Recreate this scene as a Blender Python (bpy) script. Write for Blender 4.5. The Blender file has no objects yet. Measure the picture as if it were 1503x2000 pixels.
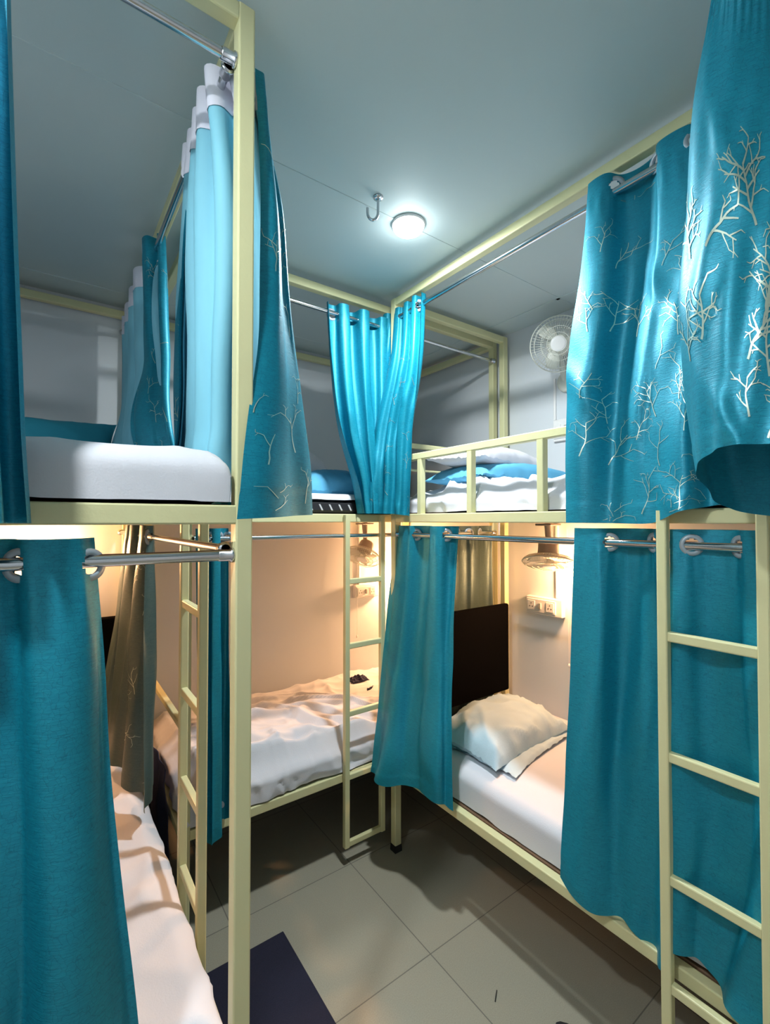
import bpy, math, random
import numpy as np
from mathutils import Vector, Matrix, noise as mn

SC = bpy.context.scene
COL = SC.collection
PI = math.pi

# ------------------------------------------------------------------ camera
EYE = 1.75
F = 905.0
YAW = math.radians(36.0)
PITCH = math.radians(1.08)
fwd = Vector((math.sin(YAW)*math.cos(PITCH), math.cos(YAW)*math.cos(PITCH), math.sin(PITCH)))
rgt = Vector((math.cos(YAW), -math.sin(YAW), 0))
upv = rgt.cross(fwd)
cd = bpy.data.cameras.new('camera')
cam = bpy.data.objects.new('camera', cd)
COL.objects.link(cam)
cam.matrix_world = Matrix(((rgt.x, upv.x, -fwd.x, 0), (rgt.y, upv.y, -fwd.y, 0), (rgt.z, upv.z, -fwd.z, EYE), (0, 0, 0, 1)))
cd.sensor_width = 36.0
cd.sensor_fit = 'AUTO'
cd.lens = F*36.0/2000.0
cd.clip_start = 0.02
SC.camera = cam

# ------------------------------------------------------------------ world, exposure
w = bpy.data.worlds.new('world')
SC.world = w
w.use_nodes = True
w.node_tree.nodes['Background'].inputs[0].default_value = (0.5, 0.6, 0.7, 1)
w.node_tree.nodes['Background'].inputs[1].default_value = 0.02
vs = SC.view_settings
vs.view_transform = 'Standard'
vs.look = 'None'
vs.gamma = 1.0
vs.use_curve_mapping = False
vs.exposure = 0.0
AISLE_W, DOOR_W, WARM_W = 38.0, 29.0, 135.0
AISLE_C = (0.91, 0.98, 1.0)
WARM_C = (1.0, 0.52, 0.24)


def ray(px, py):
    return fwd + rgt*((px-751.5)/F) + upv*((1000.0-py)/F)


def onX(px, py, X):
    d = ray(px, py)
    t = X/d.x
    return Vector((X, d.y*t, EYE+d.z*t))


def onY(px, py, Y):
    d = ray(px, py)
    t = Y/d.y
    return Vector((d.x*t, Y, EYE+d.z*t))


def onH(px, py, h):
    d = ray(px, py)
    t = (h-EYE)/d.z
    return Vector((d.x*t, d.y*t, h))


def atZ(px, py, z):
    d = ray(px, py)
    return Vector((d.x*z, d.y*z, EYE+d.z*z))


def Xh(px, X, h):
    p = onX(px, 1017, X)
    return Vector((p.x, p.y, h))


def Yh(px, Y, h):
    p = onY(px, 1017, Y)
    return Vector((p.x, p.y, h))


# ------------------------------------------------------------------ materials
def new_mat(name):
    m = bpy.data.materials.new(name)
    m.use_nodes = True
    nt = m.node_tree
    return m, nt, nt.nodes['Principled BSDF']


def nd(nt, typ, **kw):
    n = nt.nodes.new(typ)
    for k, v in kw.items():
        if k.startswith('i_'):
            n.inputs[k[2:]].default_value = v
        else:
            setattr(n, k, v)
    return n


def mat(name, col, rough=0.6, metal=0.0, spec=0.5, vary=0.0, vscale=12.0, bump=0.0, bscale=60.0, trans=0.0, emit=None, emit_s=0.0, sheen=0.0, stretch=None):
    m, nt, b = new_mat(name)
    b.inputs['Base Color'].default_value = (*col, 1)
    b.inputs['Roughness'].default_value = rough
    b.inputs['Metallic'].default_value = metal
    b.inputs['Specular IOR Level'].default_value = spec
    b.inputs['Sheen Weight'].default_value = sheen
    if trans:
        b.inputs['Transmission Weight'].default_value = trans
    if emit:
        b.inputs['Emission Color'].default_value = (*emit, 1)
        b.inputs['Emission Strength'].default_value = emit_s
    tc = nd(nt, 'ShaderNodeTexCoord')
    src = tc.outputs['Object']
    if stretch:
        mp = nd(nt, 'ShaderNodeMapping')
        mp.inputs['Scale'].default_value = stretch
        nt.links.new(src, mp.inputs[0])
        src = mp.outputs[0]
    if vary:
        n = nd(nt, 'ShaderNodeTexNoise', i_Scale=vscale, i_Detail=4.0)
        nt.links.new(src, n.inputs['Vector'])
        r = nd(nt, 'ShaderNodeMix', data_type='RGBA')
        r.inputs['A'].default_value = (*[c*(1-vary) for c in col], 1)
        r.inputs['B'].default_value = (*[min(1, c*(1+vary)) for c in col], 1)
        nt.links.new(n.outputs['Fac'], r.inputs['Factor'])
        nt.links.new(r.outputs['Result'], b.inputs['Base Color'])
    if bump:
        n = nd(nt, 'ShaderNodeTexNoise', i_Scale=bscale, i_Detail=3.0)
        nt.links.new(src, n.inputs['Vector'])
        bp = nd(nt, 'ShaderNodeBump', i_Strength=bump, i_Distance=0.002)
        nt.links.new(n.outputs['Fac'], bp.inputs['Height'])
        nt.links.new(bp.outputs[0], b.inputs['Normal'])
    return m


def satin(name, c0, c1, metal=0.32, rough=0.46, crackle=0.5):
    m, nt, b = new_mat(name)
    tc = nd(nt, 'ShaderNodeTexCoord')
    # slubby weave, stretched along the width of the cloth
    mp = nd(nt, 'ShaderNodeMapping')
    mp.inputs['Scale'].default_value = (1, 1, 9)
    nt.links.new(tc.outputs['Object'], mp.inputs[0])
    n1 = nd(nt, 'ShaderNodeTexNoise', i_Scale=45.0, i_Detail=3.0)
    nt.links.new(mp.outputs[0], n1.inputs['Vector'])
    # fine crazed veins woven into the cloth
    nz = nd(nt, 'ShaderNodeTexNoise', i_Scale=25.0, i_Detail=2.0)
    nt.links.new(tc.outputs['Object'], nz.inputs['Vector'])
    ad = nd(nt, 'ShaderNodeMix', data_type='VECTOR')
    ad.inputs['Factor'].default_value = 0.035
    nt.links.new(tc.outputs['Object'], ad.inputs['A'])
    nt.links.new(nz.outputs['Color'], ad.inputs['B'])
    vo = nd(nt, 'ShaderNodeTexVoronoi', feature='DISTANCE_TO_EDGE', i_Scale=95.0)
    nt.links.new(ad.outputs['Result'], vo.inputs['Vector'])
    rp = nd(nt, 'ShaderNodeValToRGB')
    rp.color_ramp.elements[0].position = 0.0
    rp.color_ramp.elements[0].color = (0, 0, 0, 1)
    rp.color_ramp.elements[1].position = 0.055
    rp.color_ramp.elements[1].color = (1, 1, 1, 1)
    nt.links.new(vo.outputs['Distance'], rp.inputs[0])
    cm = nd(nt, 'ShaderNodeMix', data_type='RGBA')
    cm.inputs['A'].default_value = (*c0, 1)
    cm.inputs['B'].default_value = (*c1, 1)
    nt.links.new(n1.outputs['Fac'], cm.inputs['Factor'])
    c2 = nd(nt, 'ShaderNodeMix', data_type='RGBA', blend_type='MULTIPLY')
    c2.inputs['Factor'].default_value = crackle*0.5
    nt.links.new(cm.outputs['Result'], c2.inputs['A'])
    nt.links.new(rp.outputs['Color'], c2.inputs['B'])
    nt.links.new(c2.outputs['Result'], b.inputs['Base Color'])
    b.inputs['Metallic'].default_value = metal
    b.inputs['Roughness'].default_value = rough
    mx = nd(nt, 'ShaderNodeMath', operation='MULTIPLY_ADD')
    nt.links.new(rp.outputs['Color'], mx.inputs[0])
    mx.inputs[1].default_value = crackle*0.35
    nt.links.new(n1.outputs['Fac'], mx.inputs[2])
    bp = nd(nt, 'ShaderNodeBump', i_Strength=0.35, i_Distance=0.0012)
    nt.links.new(mx.outputs[0], bp.inputs['Height'])
    nt.links.new(bp.outputs[0], b.inputs['Normal'])
    return m


M = {}
M['cream'] = mat('cream_paint', (0.67, 0.64, 0.36), 0.42, vary=0.05, vscale=6, bump=0.15, bscale=90)
M['wall'] = mat('wall_paint', (0.65, 0.675, 0.70), 0.55, vary=0.03, vscale=3, bump=0.1, bscale=140)
M['ceil'] = mat('ceiling_paint', (0.51, 0.60, 0.60), 0.6, vary=0.03, vscale=2.5, bump=0.1, bscale=160)
M['teal'] = satin('teal_satin', (0.0, 0.16, 0.255), (0.010, 0.33, 0.45))
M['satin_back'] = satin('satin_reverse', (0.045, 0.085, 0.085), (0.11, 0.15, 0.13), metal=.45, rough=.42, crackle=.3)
M['foil'] = mat('pale_foil_print', (0.62, 0.70, 0.58), 0.34, metal=0.75)
M['lining'] = mat('pale_blue_lining', (0.22, 0.55, 0.68), 0.7, vary=0.08, vscale=30, bump=0.2, stretch=(1, 1, .1))
M['tape'] = mat('white_heading_tape', (0.74, 0.74, 0.84), 0.7, bump=0.2, bscale=300)
M['chrome'] = mat('chrome', (0.62, 0.63, 0.66), 0.14, metal=1.0)
M['ring'] = mat('grommet_grey', (0.36, 0.42, 0.47), 0.4, metal=0.2)
M['sheet'] = mat('white_cotton', (0.66, 0.66, 0.71), 0.85, vary=0.02, vscale=4, bump=0.25, bscale=220, sheen=0.1)
M['blue_cotton'] = mat('blue_cotton', (0.10, 0.38, 0.60), 0.85, vary=0.06, vscale=8, bump=0.3, bscale=200)
M['pale_cotton'] = mat('pale_blue_cotton', (0.45, 0.58, 0.66), 0.8, vary=0.1, vscale=10, bump=0.3, bscale=160)
M['teal_cotton'] = mat('teal_cotton', (0.02, 0.26, 0.36), 0.85, vary=0.06, vscale=8, bump=0.3, bscale=200)
M['navy'] = mat('navy_cloth', (0.018, 0.02, 0.055), 0.9, vary=0.2, vscale=20, bump=0.3, bscale=200)
M['black'] = mat('black_vinyl', (0.0025, 0.0022, 0.0022), 0.9, spec=0.03, bump=0.2, bscale=80)
M['rubber'] = mat('black_rubber', (0.012, 0.012, 0.012), 0.6)
M['ply'] = mat('plywood', (0.16, 0.09, 0.05), 0.7, vary=0.2, vscale=9, stretch=(1, 8, 8))
M['fanwhite'] = mat('off_white_plastic', (0.70, 0.70, 0.62), 0.4)
M['fangrey'] = mat('grey_plastic', (0.35, 0.33, 0.30), 0.45)
M['plastic'] = mat('white_plastic', (0.78, 0.76, 0.74), 0.35)
M['dark'] = mat('dark_plastic', (0.03, 0.03, 0.03), 0.4)
M['mat'] = mat('navy_pile', (0.012, 0.012, 0.03), 0.95, vary=0.3, vscale=200, bump=0.8, bscale=300)
M['glow'] = mat('lit_diffuser', (0.9, 0.9, 0.9), 0.5, emit=(0.9, 0.97, 1.0), emit_s=14.0)
M['bulb'] = mat('lit_warm_bulb', (0.9, 0.8, 0.6), 0.5, emit=(1.0, 0.60, 0.25), emit_s=25.0)


def striped():
    m, nt, b = new_mat('black_ticking')
    tc = nd(nt, 'ShaderNodeTexCoord')
    wv = nd(nt, 'ShaderNodeTexWave', wave_type='BANDS', bands_direction='X', i_Scale=6.3, i_Distortion=0.0)
    mp = nd(nt, 'ShaderNodeMapping')
    mp.inputs['Rotation'].default_value = (0, 0.5, 0)
    nt.links.new(tc.outputs['Object'], mp.inputs[0])
    nt.links.new(mp.outputs[0], wv.inputs['Vector'])
    sp = nd(nt, 'ShaderNodeSeparateXYZ')
    nt.links.new(tc.outputs['Object'], sp.inputs[0])
    g = nd(nt, 'ShaderNodeMath', operation='GREATER_THAN')
    nt.links.new(wv.outputs['Fac'], g.inputs[0])
    g.inputs[1].default_value = 0.93
    a = nd(nt, 'ShaderNodeMath', operation='SUBTRACT')
    nt.links.new(sp.outputs['Z'], a.inputs[0])
    a.inputs[1].default_value = 0.028
    ab = nd(nt, 'ShaderNodeMath', operation='ABSOLUTE')
    nt.links.new(a.outputs[0], ab.inputs[0])
    l = nd(nt, 'ShaderNodeMath', operation='LESS_THAN')
    nt.links.new(ab.outputs[0], l.inputs[0])
    l.inputs[1].default_value = 0.016
    mu = nd(nt, 'ShaderNodeMath', operation='MULTIPLY')
    nt.links.new(g.outputs[0], mu.inputs[0])
    nt.links.new(l.outputs[0], mu.inputs[1])
    mx = nd(nt, 'ShaderNodeMix', data_type='RGBA')
    mx.inputs['A'].default_value = (0.008, 0.008, 0.012, 1)
    mx.inputs['B'].default_value = (0.5, 0.5, 0.52, 1)
    nt.links.new(mu.outputs[0], mx.inputs['Factor'])
    nt.links.new(mx.outputs['Result'], b.inputs['Base Color'])
    b.inputs['Roughness'].default_value = 0.7
    return m


def floor_mat():
    m, nt, b = new_mat('floor_tiles')
    tc = nd(nt, 'ShaderNodeTexCoord')
    mp = nd(nt, 'ShaderNodeMapping')
    mp.inputs['Location'].default_value = (-1.27+0.0015, -1.435+0.0015, 0)
    nt.links.new(tc.outputs['Object'], mp.inputs[0])
    br = nd(nt, 'ShaderNodeTexBrick')
    br.offset = 0.0
    br.squash = 1.0
    br.inputs['Scale'].default_value = 1.0
    br.inputs['Brick Width'].default_value = 0.61
    br.inputs['Row Height'].default_value = 0.61
    br.inputs['Mortar Size'].default_value = 0.0022
    br.inputs['Mortar Smooth'].default_value = 0.1
    br.inputs['Color1'].default_value = (0.40, 0.375, 0.29, 1)
    br.inputs['Color2'].default_value = (0.42, 0.395, 0.31, 1)
    br.inputs['Mortar'].default_value = (0.19, 0.18, 0.15, 1)
    nt.links.new(mp.outputs[0], br.inputs['Vector'])
    n = nd(nt, 'ShaderNodeTexNoise', i_Scale=260.0, i_Detail=2.0)
    nt.links.new(tc.outputs['Object'], n.inputs['Vector'])
    mx = nd(nt, 'ShaderNodeMix', data_type='RGBA', blend_type='MULTIPLY')
    mx.inputs['Factor'].default_value = 0.35
    nt.links.new(br.outputs['Color'], mx.inputs['A'])
    nt.links.new(n.outputs['Fac'], mx.inputs['B'])
    nt.links.new(mx.outputs['Result'], b.inputs['Base Color'])
    b.inputs['Roughness'].default_value = 0.28
    return m


M['ticking'] = striped()
M['floor'] = floor_mat()

# ------------------------------------------------------------------ object helpers
ORG = {}


def tag(o, label=None, cat=None, group=None, kind=None):
    for k, v in (('label', label), ('category', cat), ('group', group), ('kind', kind)):
        if v:
            o[k] = v
    return o


def thing(name, loc, label, cat, group=None):
    o = bpy.data.objects.new(name, None)
    o.empty_display_size = 0.05
    COL.objects.link(o)
    o.location = loc
    ORG[o] = Vector(loc)
    return tag(o, label, cat, group)


def link_mesh(name, V, Fc, mats, parent=None, smooth=False, fm=None, origin=None, label=None):
    """one mesh object; V in world coordinates, made local to its parent's or its own origin"""
    if parent is not None:
        og = ORG[parent]
    else:
        og = Vector(origin) if origin is not None else Vector((0, 0, 0))
    V = np.asarray(V, dtype=float)-np.array(og)[None, :]
    me = bpy.data.meshes.new(name)
    me.from_pydata([tuple(v) for v in V], [], [tuple(f) for f in Fc])
    mats = mats if isinstance(mats, (list, tuple)) else [mats]
    for m in mats:
        me.materials.append(m)
    if fm is not None:
        me.polygons.foreach_set('material_index', fm)
    if smooth is not False:
        if smooth is True:
            me.polygons.foreach_set('use_smooth', [True]*len(Fc))
        else:
            me.polygons.foreach_set('use_smooth', smooth)
    me.update()
    o = bpy.data.objects.new(name, me)
    COL.objects.link(o)
    if parent is not None:
        o.parent = parent
    else:
        o.location = og
    ORG[o] = og
    if label:
        o['label'] = label
    return o


class MB:
    def __init__(s):
        s.V, s.F, s.S, s.I = [], [], [], []
        s.mi = 0

    def add(s, V, Fc, smooth=False):
        n = len(s.V)
        s.V += [tuple(v) for v in V]
        s.F += [tuple(i+n for i in f) for f in Fc]
        s.S += [smooth]*len(Fc)
        s.I += [s.mi]*len(Fc)
        return s

    def bar(s, p0, p1, w, h, up=(0, 0, 1), ch=0.004):
        """square tube with softened edges from p0 to p1"""
        p0, p1 = Vector(p0), Vector(p1)
        d = (p1-p0).normalized()
        u = Vector(up)
        if abs(d.dot(u)) > 0.95:
            u = Vector((1, 0, 0))
        r = d.cross(u).normalized()
        u = r.cross(d).normalized()
        a, b = w/2, h/2
        pr = [(a-ch, -b), (a-.3*ch, -b+.3*ch), (a, -b+ch), (a, b-ch), (a-.3*ch, b-.3*ch), (a-ch, b), (-a+ch, b), (-a+.3*ch, b-.3*ch), (-a, b-ch),
              (-a, -b+ch), (-a+.3*ch, -b+.3*ch), (-a+ch, -b)]
        V = [p0+r*x+u*y for x, y in pr]+[p1+r*x+u*y for x, y in pr]
        n = len(pr)
        Fc = [(i, (i+1) % n, n+(i+1) % n, n+i) for i in range(n)]+[tuple(range(n))[::-1], tuple(range(n, 2*n))]
        return s.add(V, Fc)

    def box(s, c, d, ch=0.003):
        c = Vector(c)
        return s.bar(c-Vector((0, 0, d[2]/2)), c+Vector((0, 0, d[2]/2)), d[1], d[0], up=(1, 0, 0), ch=ch) if False else s._box(c, d, ch)

    def _box(s, c, d, ch):
        hx, hy, hz = d[0]/2, d[1]/2, d[2]/2
        ch = min(ch, hx*.45, hy*.45, hz*.45)
        V = []
        for sx in (-1, 1):
            for sy in (-1, 1):
                for sz in (-1, 1):
                    V += [(c.x+sx*(hx-ch), c.y+sy*(hy-ch), c.z+sz*hz), (c.x+sx*(hx-ch), c.y+sy*hy, c.z+sz*(hz-ch)), (c.x+sx*hx, c.y+sy*(hy-ch), c.z+sz*(hz-ch))]

        def I(sx, sy, sz, k):
            return ((0 if sx < 0 else 4)+(0 if sy < 0 else 2)+(0 if sz < 0 else 1))*3+k
        Fc = []
        for q in (-1, 1):
            z = [I(-1, -1, q, 0), I(1, -1, q, 0), I(1, 1, q, 0), I(-1, 1, q, 0)]
            y = [I(-1, q, -1, 1), I(1, q, -1, 1), I(1, q, 1, 1), I(-1, q, 1, 1)]
            x = [I(q, -1, -1, 2), I(q, 1, -1, 2), I(q, 1, 1, 2), I(q, -1, 1, 2)]
            Fc += [z if q > 0 else z[::-1], y[::-1] if q > 0 else y, x if q > 0 else x[::-1]]
        for a in (-1, 1):
            for b in (-1, 1):
                Fc.append((I(-1, a, b, 0), I(1, a, b, 0), I(1, a, b, 1), I(-1, a, b, 1)))
                Fc.append((I(a, -1, b, 0), I(a, 1, b, 0), I(a, 1, b, 2), I(a, -1, b, 2)))
                Fc.append((I(a, b, -1, 1), I(a, b, 1, 1), I(a, b, 1, 2), I(a, b, -1, 2)))
        for a in (-1, 1):
            for b in (-1, 1):
                for e in (-1, 1):
                    Fc.append((I(a, b, e, 0), I(a, b, e, 1), I(a, b, e, 2)))
        return s.add(V, Fc)

    def tube(s, pts, r, n=12, caps=True, closed=False):
        pts = [Vector(p) for p in pts]
        rs = r if isinstance(r, (list, tuple)) else [r]*len(pts)
        m = len(pts)
        V = []
        ref = None
        for i, p in enumerate(pts):
            if closed:
                d = (pts[(i+1) % m]-pts[i-1]).normalized()
            else:
                d = (pts[min(i+1, m-1)]-pts[max(i-1, 0)]).normalized()
            if ref is None:
                ref = Vector((0, 0, 1)) if abs(d.z) < .9 else Vector((1, 0, 0))
            a = d.cross(ref)
            if a.length < 1e-5:
                a = d.orthogonal()
            a.normalize()
            b = a.cross(d).normalized()
            ref = b
            for k in range(n):
                t = 2*PI*k/n
                V.append(p+a*(math.cos(t)*rs[i])+b*(math.sin(t)*rs[i]))
        Fc = []
        for i in range(m if closed else m-1):
            j = (i+1) % m
            for k in range(n):
                Fc.append((i*n+k, i*n+(k+1) % n, j*n+(k+1) % n, j*n+k))
        s.add(V, Fc, True)
        if caps and not closed:
            s.add([V[k] for k in range(n)]+[V[(m-1)*n+k] for k in range(n)], [tuple(range(n))[::-1], tuple(range(n, 2*n))])
        return s

    def lathe(s, prof, n=28, mtx=None, smooth=True):
        """prof: (radius, height) list about local Z"""
        V = []
        for r, z in prof:
            for k in range(n):
                t = 2*PI*k/n
                V.append(Vector((r*math.cos(t), r*math.sin(t), z)))
        if mtx is not None:
            V = [mtx @ v for v in V]
        Fc = []
        for i in range(len(prof)-1):
            for k in range(n):
                Fc.append((i*n+k, i*n+(k+1) % n, (i+1)*n+(k+1) % n, (i+1)*n+k))
        return s.add(V, Fc, smooth)

    def build(s, name, mats, parent=None, origin=None, label=None):
        if parent is None and origin is None:
            a = np.array(s.V)
            origin = Vector(((a[:, 0].min()+a[:, 0].max())/2, (a[:, 1].min()+a[:, 1].max())/2, a[:, 2].min()))
        return link_mesh(name, s.V, s.F, mats, parent, s.S, s.I if isinstance(mats, (list, tuple)) else None, origin, label)


# ------------------------------------------------------------------ room shell
X0, X1, Y0, Y1, CEIL = -0.60, 2.455, -1.25, 3.055, 2.985
T = 0.06


def struct(name, c, d, m):
    b = MB().box(c, d, ch=0.001)
    return tag(b.build(name, m, origin=(0, 0, 0)), kind='structure')


cx, cy = (X0+X1)/2, (Y0+Y1)/2
struct('floor', (cx, cy, -T/2), (X1-X0+2*T, Y1-Y0+2*T, T), M['floor'])
struct('ceiling', (cx, cy, CEIL+T/2), (X1-X0+2*T, Y1-Y0+2*T, T), M['ceil'])
struct('wall_back', (cx, Y1+T/2, CEIL/2), (X1-X0+2*T, T, CEIL), M['wall'])
struct('wall_front', (cx, Y0-T/2, CEIL/2), (X1-X0+2*T, T, CEIL), M['wall'])
struct('wall_left', (X0-T/2, cy, CEIL/2), (T, Y1-Y0, CEIL), M['wall'])
struct('wall_right', (X1+T/2, cy, CEIL/2), (T, Y1-Y0, CEIL), M['wall'])
# ceiling board cover strips
struct('trim_1', (cx, 1.50, CEIL-0.001), (X1-X0, 0.022, 0.004), M['ceil'])
struct('trim_2', (2.28, cy, CEIL-0.001), (0.02, Y1-Y0, 0.004), M['ceil'])
struct('trim_3', (cx, Y1-0.20, CEIL-0.001), (X1-X0, 0.02, 0.004), M['ceil'])

# ------------------------------------------------------------------ lights of the room
def lamp(name, loc, power, color, radius, parent=None, kind='POINT'):
    l = bpy.data.lights.new(name, kind)
    l.energy = power
    l.color = color
    if kind == 'AREA':
        l.shape = 'DISK'
        l.size = radius*2
    else:
        l.shadow_soft_size = radius
    o = bpy.data.objects.new(name, l)
    COL.objects.link(o)
    if parent is not None:
        o.parent = parent
        o.location = Vector(loc)-ORG[parent]
    else:
        o.location = loc
    return o


def ceiling_light(loc, power, label):
    t = thing('ceiling_light', loc, label, 'ceiling light', None)
    x, y, z = loc
    MB().lathe([(0.0, 0), (0.068, 0), (0.070, -0.004), (0.068, -0.010), (0.060, -0.010)], 40, Matrix.Translation(loc)).build('housing', M['plastic'], t)
    MB().lathe([(0.0655, -0.009), (0.064, -0.018), (0.055, -0.030), (0.035, -0.038), (0.0, -0.042)], 40, Matrix.Translation(loc)).build('diffuser', M['glow'], t, label='round white diffuser, lit')
    lamp('light', (x, y, z-0.046), power, AISLE_C, 0.055, t, 'AREA')
    lamp('glow', (x, y, z-0.055), power*0.05, AISLE_C, 0.05, t)
    return t


LP = onH(797, 437, CEIL)
ceiling_light((LP.x, LP.y, CEIL), AISLE_W, 'round white surface light glowing on the ceiling above the corner of the aisle')
ceiling_light((-0.42, 0.55, CEIL), DOOR_W, 'round white ceiling light above the near end of the aisle')

# ceiling hook
hk = onH(738, 385, CEIL)
b = MB()
pts = [hk+Vector((0, 0, 0.0)), hk+Vector((0, 0, -0.045))]
ax = rgt
for k in range(0, 11):
    a = -PI*k/10
    pts.append(hk+Vector((0, 0, -0.06))+ax*(-0.020+0.020*math.cos(a))+Vector((0, 0, 0.022*math.sin(a)*1.3)))
pts.append(pts[-1]+Vector((0, 0, 0.018)))
b.tube(pts, 0.0055, 10)
b.lathe([(0.0, 0), (0.02, 0), (0.018, -0.006), (0.006, -0.008)], 20, Matrix.Translation(hk))
tag(b.build('ceiling_hook', M['chrome'], origin=hk), 'metal fan hook hanging from the ceiling beside the round light', 'hook')


# ------------------------------------------------------------------ bunk frames
RH_UP = {'L': 2.822, 'B': 2.812, 'R': 2.842}
TOPZ, BEAM = 2.948, 0.040
DECK = (1.742, 1.785)
LOW = (0.41, 0.452)


def rod(t, p0, p1, r=0.0105):
    p0, p1 = Vector(p0), Vector(p1)
    o = MB().tube([p0, p1], r, 16).build('curtain_rod', M['chrome'], t)
    d = (p1-p0).normalized()
    for p, s in ((p0, 1), (p1, -1)):
        b = MB()
        q = d.to_track_quat('Z', 'Y').to_matrix().to_4x4()
        if s < 0:
            q = (-d).to_track_quat('Z', 'Y').to_matrix().to_4x4()
        b.lathe([(0.0, 0), (0.017, 0), (0.017, 0.006), (0.0135, 0.008), (0.0135, 0.032), (0.0115, 0.034)], 18, Matrix.Translation(p) @ q)
        b.build('rod_socket', M['chrome'], o)
    return o


def ladder(t, axis, pos, a0, a1, ztop, zbot, rungs, w=0.028):
    """rails run vertically; axis is the direction of the rungs"""
    def P(a, z):
        return (pos, a, z) if axis == 'Y' else (a, pos, z)
    e = Vector(P((a0+a1)/2, zbot))
    L = bpy.data.objects.new('ladder', None)
    COL.objects.link(L)
    L.parent = t
    L.location = e-ORG[t]
    ORG[L] = e
    for a in (a0, a1):
        MB().bar(P(a, zbot), P(a, ztop), w, w).build('stile', M['cream'], L)
    for z in list(rungs)+[zbot+w/2]:
        lo = a0+w/2
        hi = a1-w/2
        MB().bar(P(lo, z), P(hi, z), w*.8, w).build('rung', M['cream'], L)
    return L


def bunk(key, x0, x1, y0, y1, label, pw=0.04):
    t = thing('bunk_bed', ((x0+x1)/2, (y0+y1)/2, 0), label, 'bunk bed', 'cream metal bunk beds with curtain rods')
    for x in (x0, x1):
        for y in (y0, y1):
            p = MB().bar((x, y, 0.03), (x, y, TOPZ), pw, pw).build('post', M['cream'], t)
            MB().lathe([(0.0, 0), (pw*.78, 0), (pw*.80, 0.006), (pw*.74, 0.034), (pw*.70, 0.038)], 4, Matrix.Translation((x, y, 0)) @ Matrix.Rotation(PI/4, 4, 'Z'), False).build('foot_cap', M['rubber'], p)
    zt = TOPZ-BEAM/2
    h = pw/2
    for y in (y0, y1):
        MB().bar((x0+h, y, zt), (x1-h, y, zt), BEAM*.95, BEAM).build('top_beam', M['cream'], t)
        for nm, (a, c) in (('deck_rail', DECK), ('lower_rail', LOW)):
            MB().bar((x0+h, y, (a+c)/2), (x1-h, y, (a+c)/2), pw*.9, c-a).build(nm, M['cream'], t)
    for x in (x0, x1):
        if not (key == 'R' and x == x1):
            MB().bar((x, y0+h, zt), (x, y1-h, zt), BEAM*.95, BEAM).build('top_beam', M['cream'], t)
        for nm, (a, c) in (('deck_rail', DECK), ('lower_rail', LOW)):
            MB().bar((x, y0+h, (a+c)/2), (x, y1-h, (a+c)/2), pw*.9, c-a).build(nm, M['cream'], t)
    for nm, (a, c) in (('upper_bed_board', DECK), ('lower_bed_board', LOW)):
        MB().box(((x0+x1)/2, (y0+y1)/2, c-0.006), (x1-x0-pw-.004, y1-y0-pw-.004, 0.018)).build(nm, M['ply'], t)
    return t


LX0, LX1, LY0, LY1 = -0.56, 0.362, 1.062, 3.02
BX0, BX1, BY0, BY1 = 0.475, 2.412, 2.085, 3.025
RX0, RX1, RY0, RY1 = 1.515, 2.40, -0.06, 1.985
bl = bunk('L', LX0, LX1, LY0, LY1, 'cream metal bunk bed on the left whose near post stands closest to the camera', 0.039)
bb = bunk('B', BX0, BX1, BY0, BY1, 'cream metal bunk bed along the back wall, with a ladder at its open lower bed')
br_ = bunk('R', RX0, RX1, RY0, RY1, 'cream metal bunk bed along the right wall with a guard rail on the upper bed')
# rods
rod(bl, (LX0+.02, LY0-.0, RH_UP['L']), (LX1-.02, LY0-.0, RH_UP['L']))
rod(bl, (LX0+.02, LY0-.0, 1.672), (LX1-.02, LY0-.0, 1.672), 0.0125)
rod(bl, (LX1-.03, LY0+.02, RH_UP['L']), (LX1-.03, LY1-.02, RH_UP['L']))
rod(bl, (LX1-.03, LY0+.02, 1.685), (LX1-.03, LY1-.02, 1.685), 0.0105)
rod(bb, (BX0+.02, BY0-.03, RH_UP['B']), (BX1-.02, BY0-.03, RH_UP['B']))
rod(bb, (BX0+.02, BY0-.03, 1.672), (BX1-.02, BY0-.03, 1.672))
rod(br_, (RX0-.005, RY0+.02, RH_UP['R']), (RX0-.005, RY1-.02, RH_UP['R']), 0.0125)
rod(br_, (RX0-.005, RY0+.02, 1.677), (RX0-.005, RY1-.02, 1.677), 0.0125)
# ladders
ladder(bl, 'Y', LX1+0.035, 1.52, 1.77, DECK[1], 0.14, (1.455, 1.145, 0.835, 0.525))
ladder(bb, 'X', BY0-0.036, 1.245, 1.468, DECK[1]-.005, 0.09, (1.437, 1.105, 0.760, 0.44))
ladder(br_, 'Y', RX0-0.056, 0.385, 0.622, DECK[1]-.005, 0.09, (1.415, 1.070, 0.720, 0.415))
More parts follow.
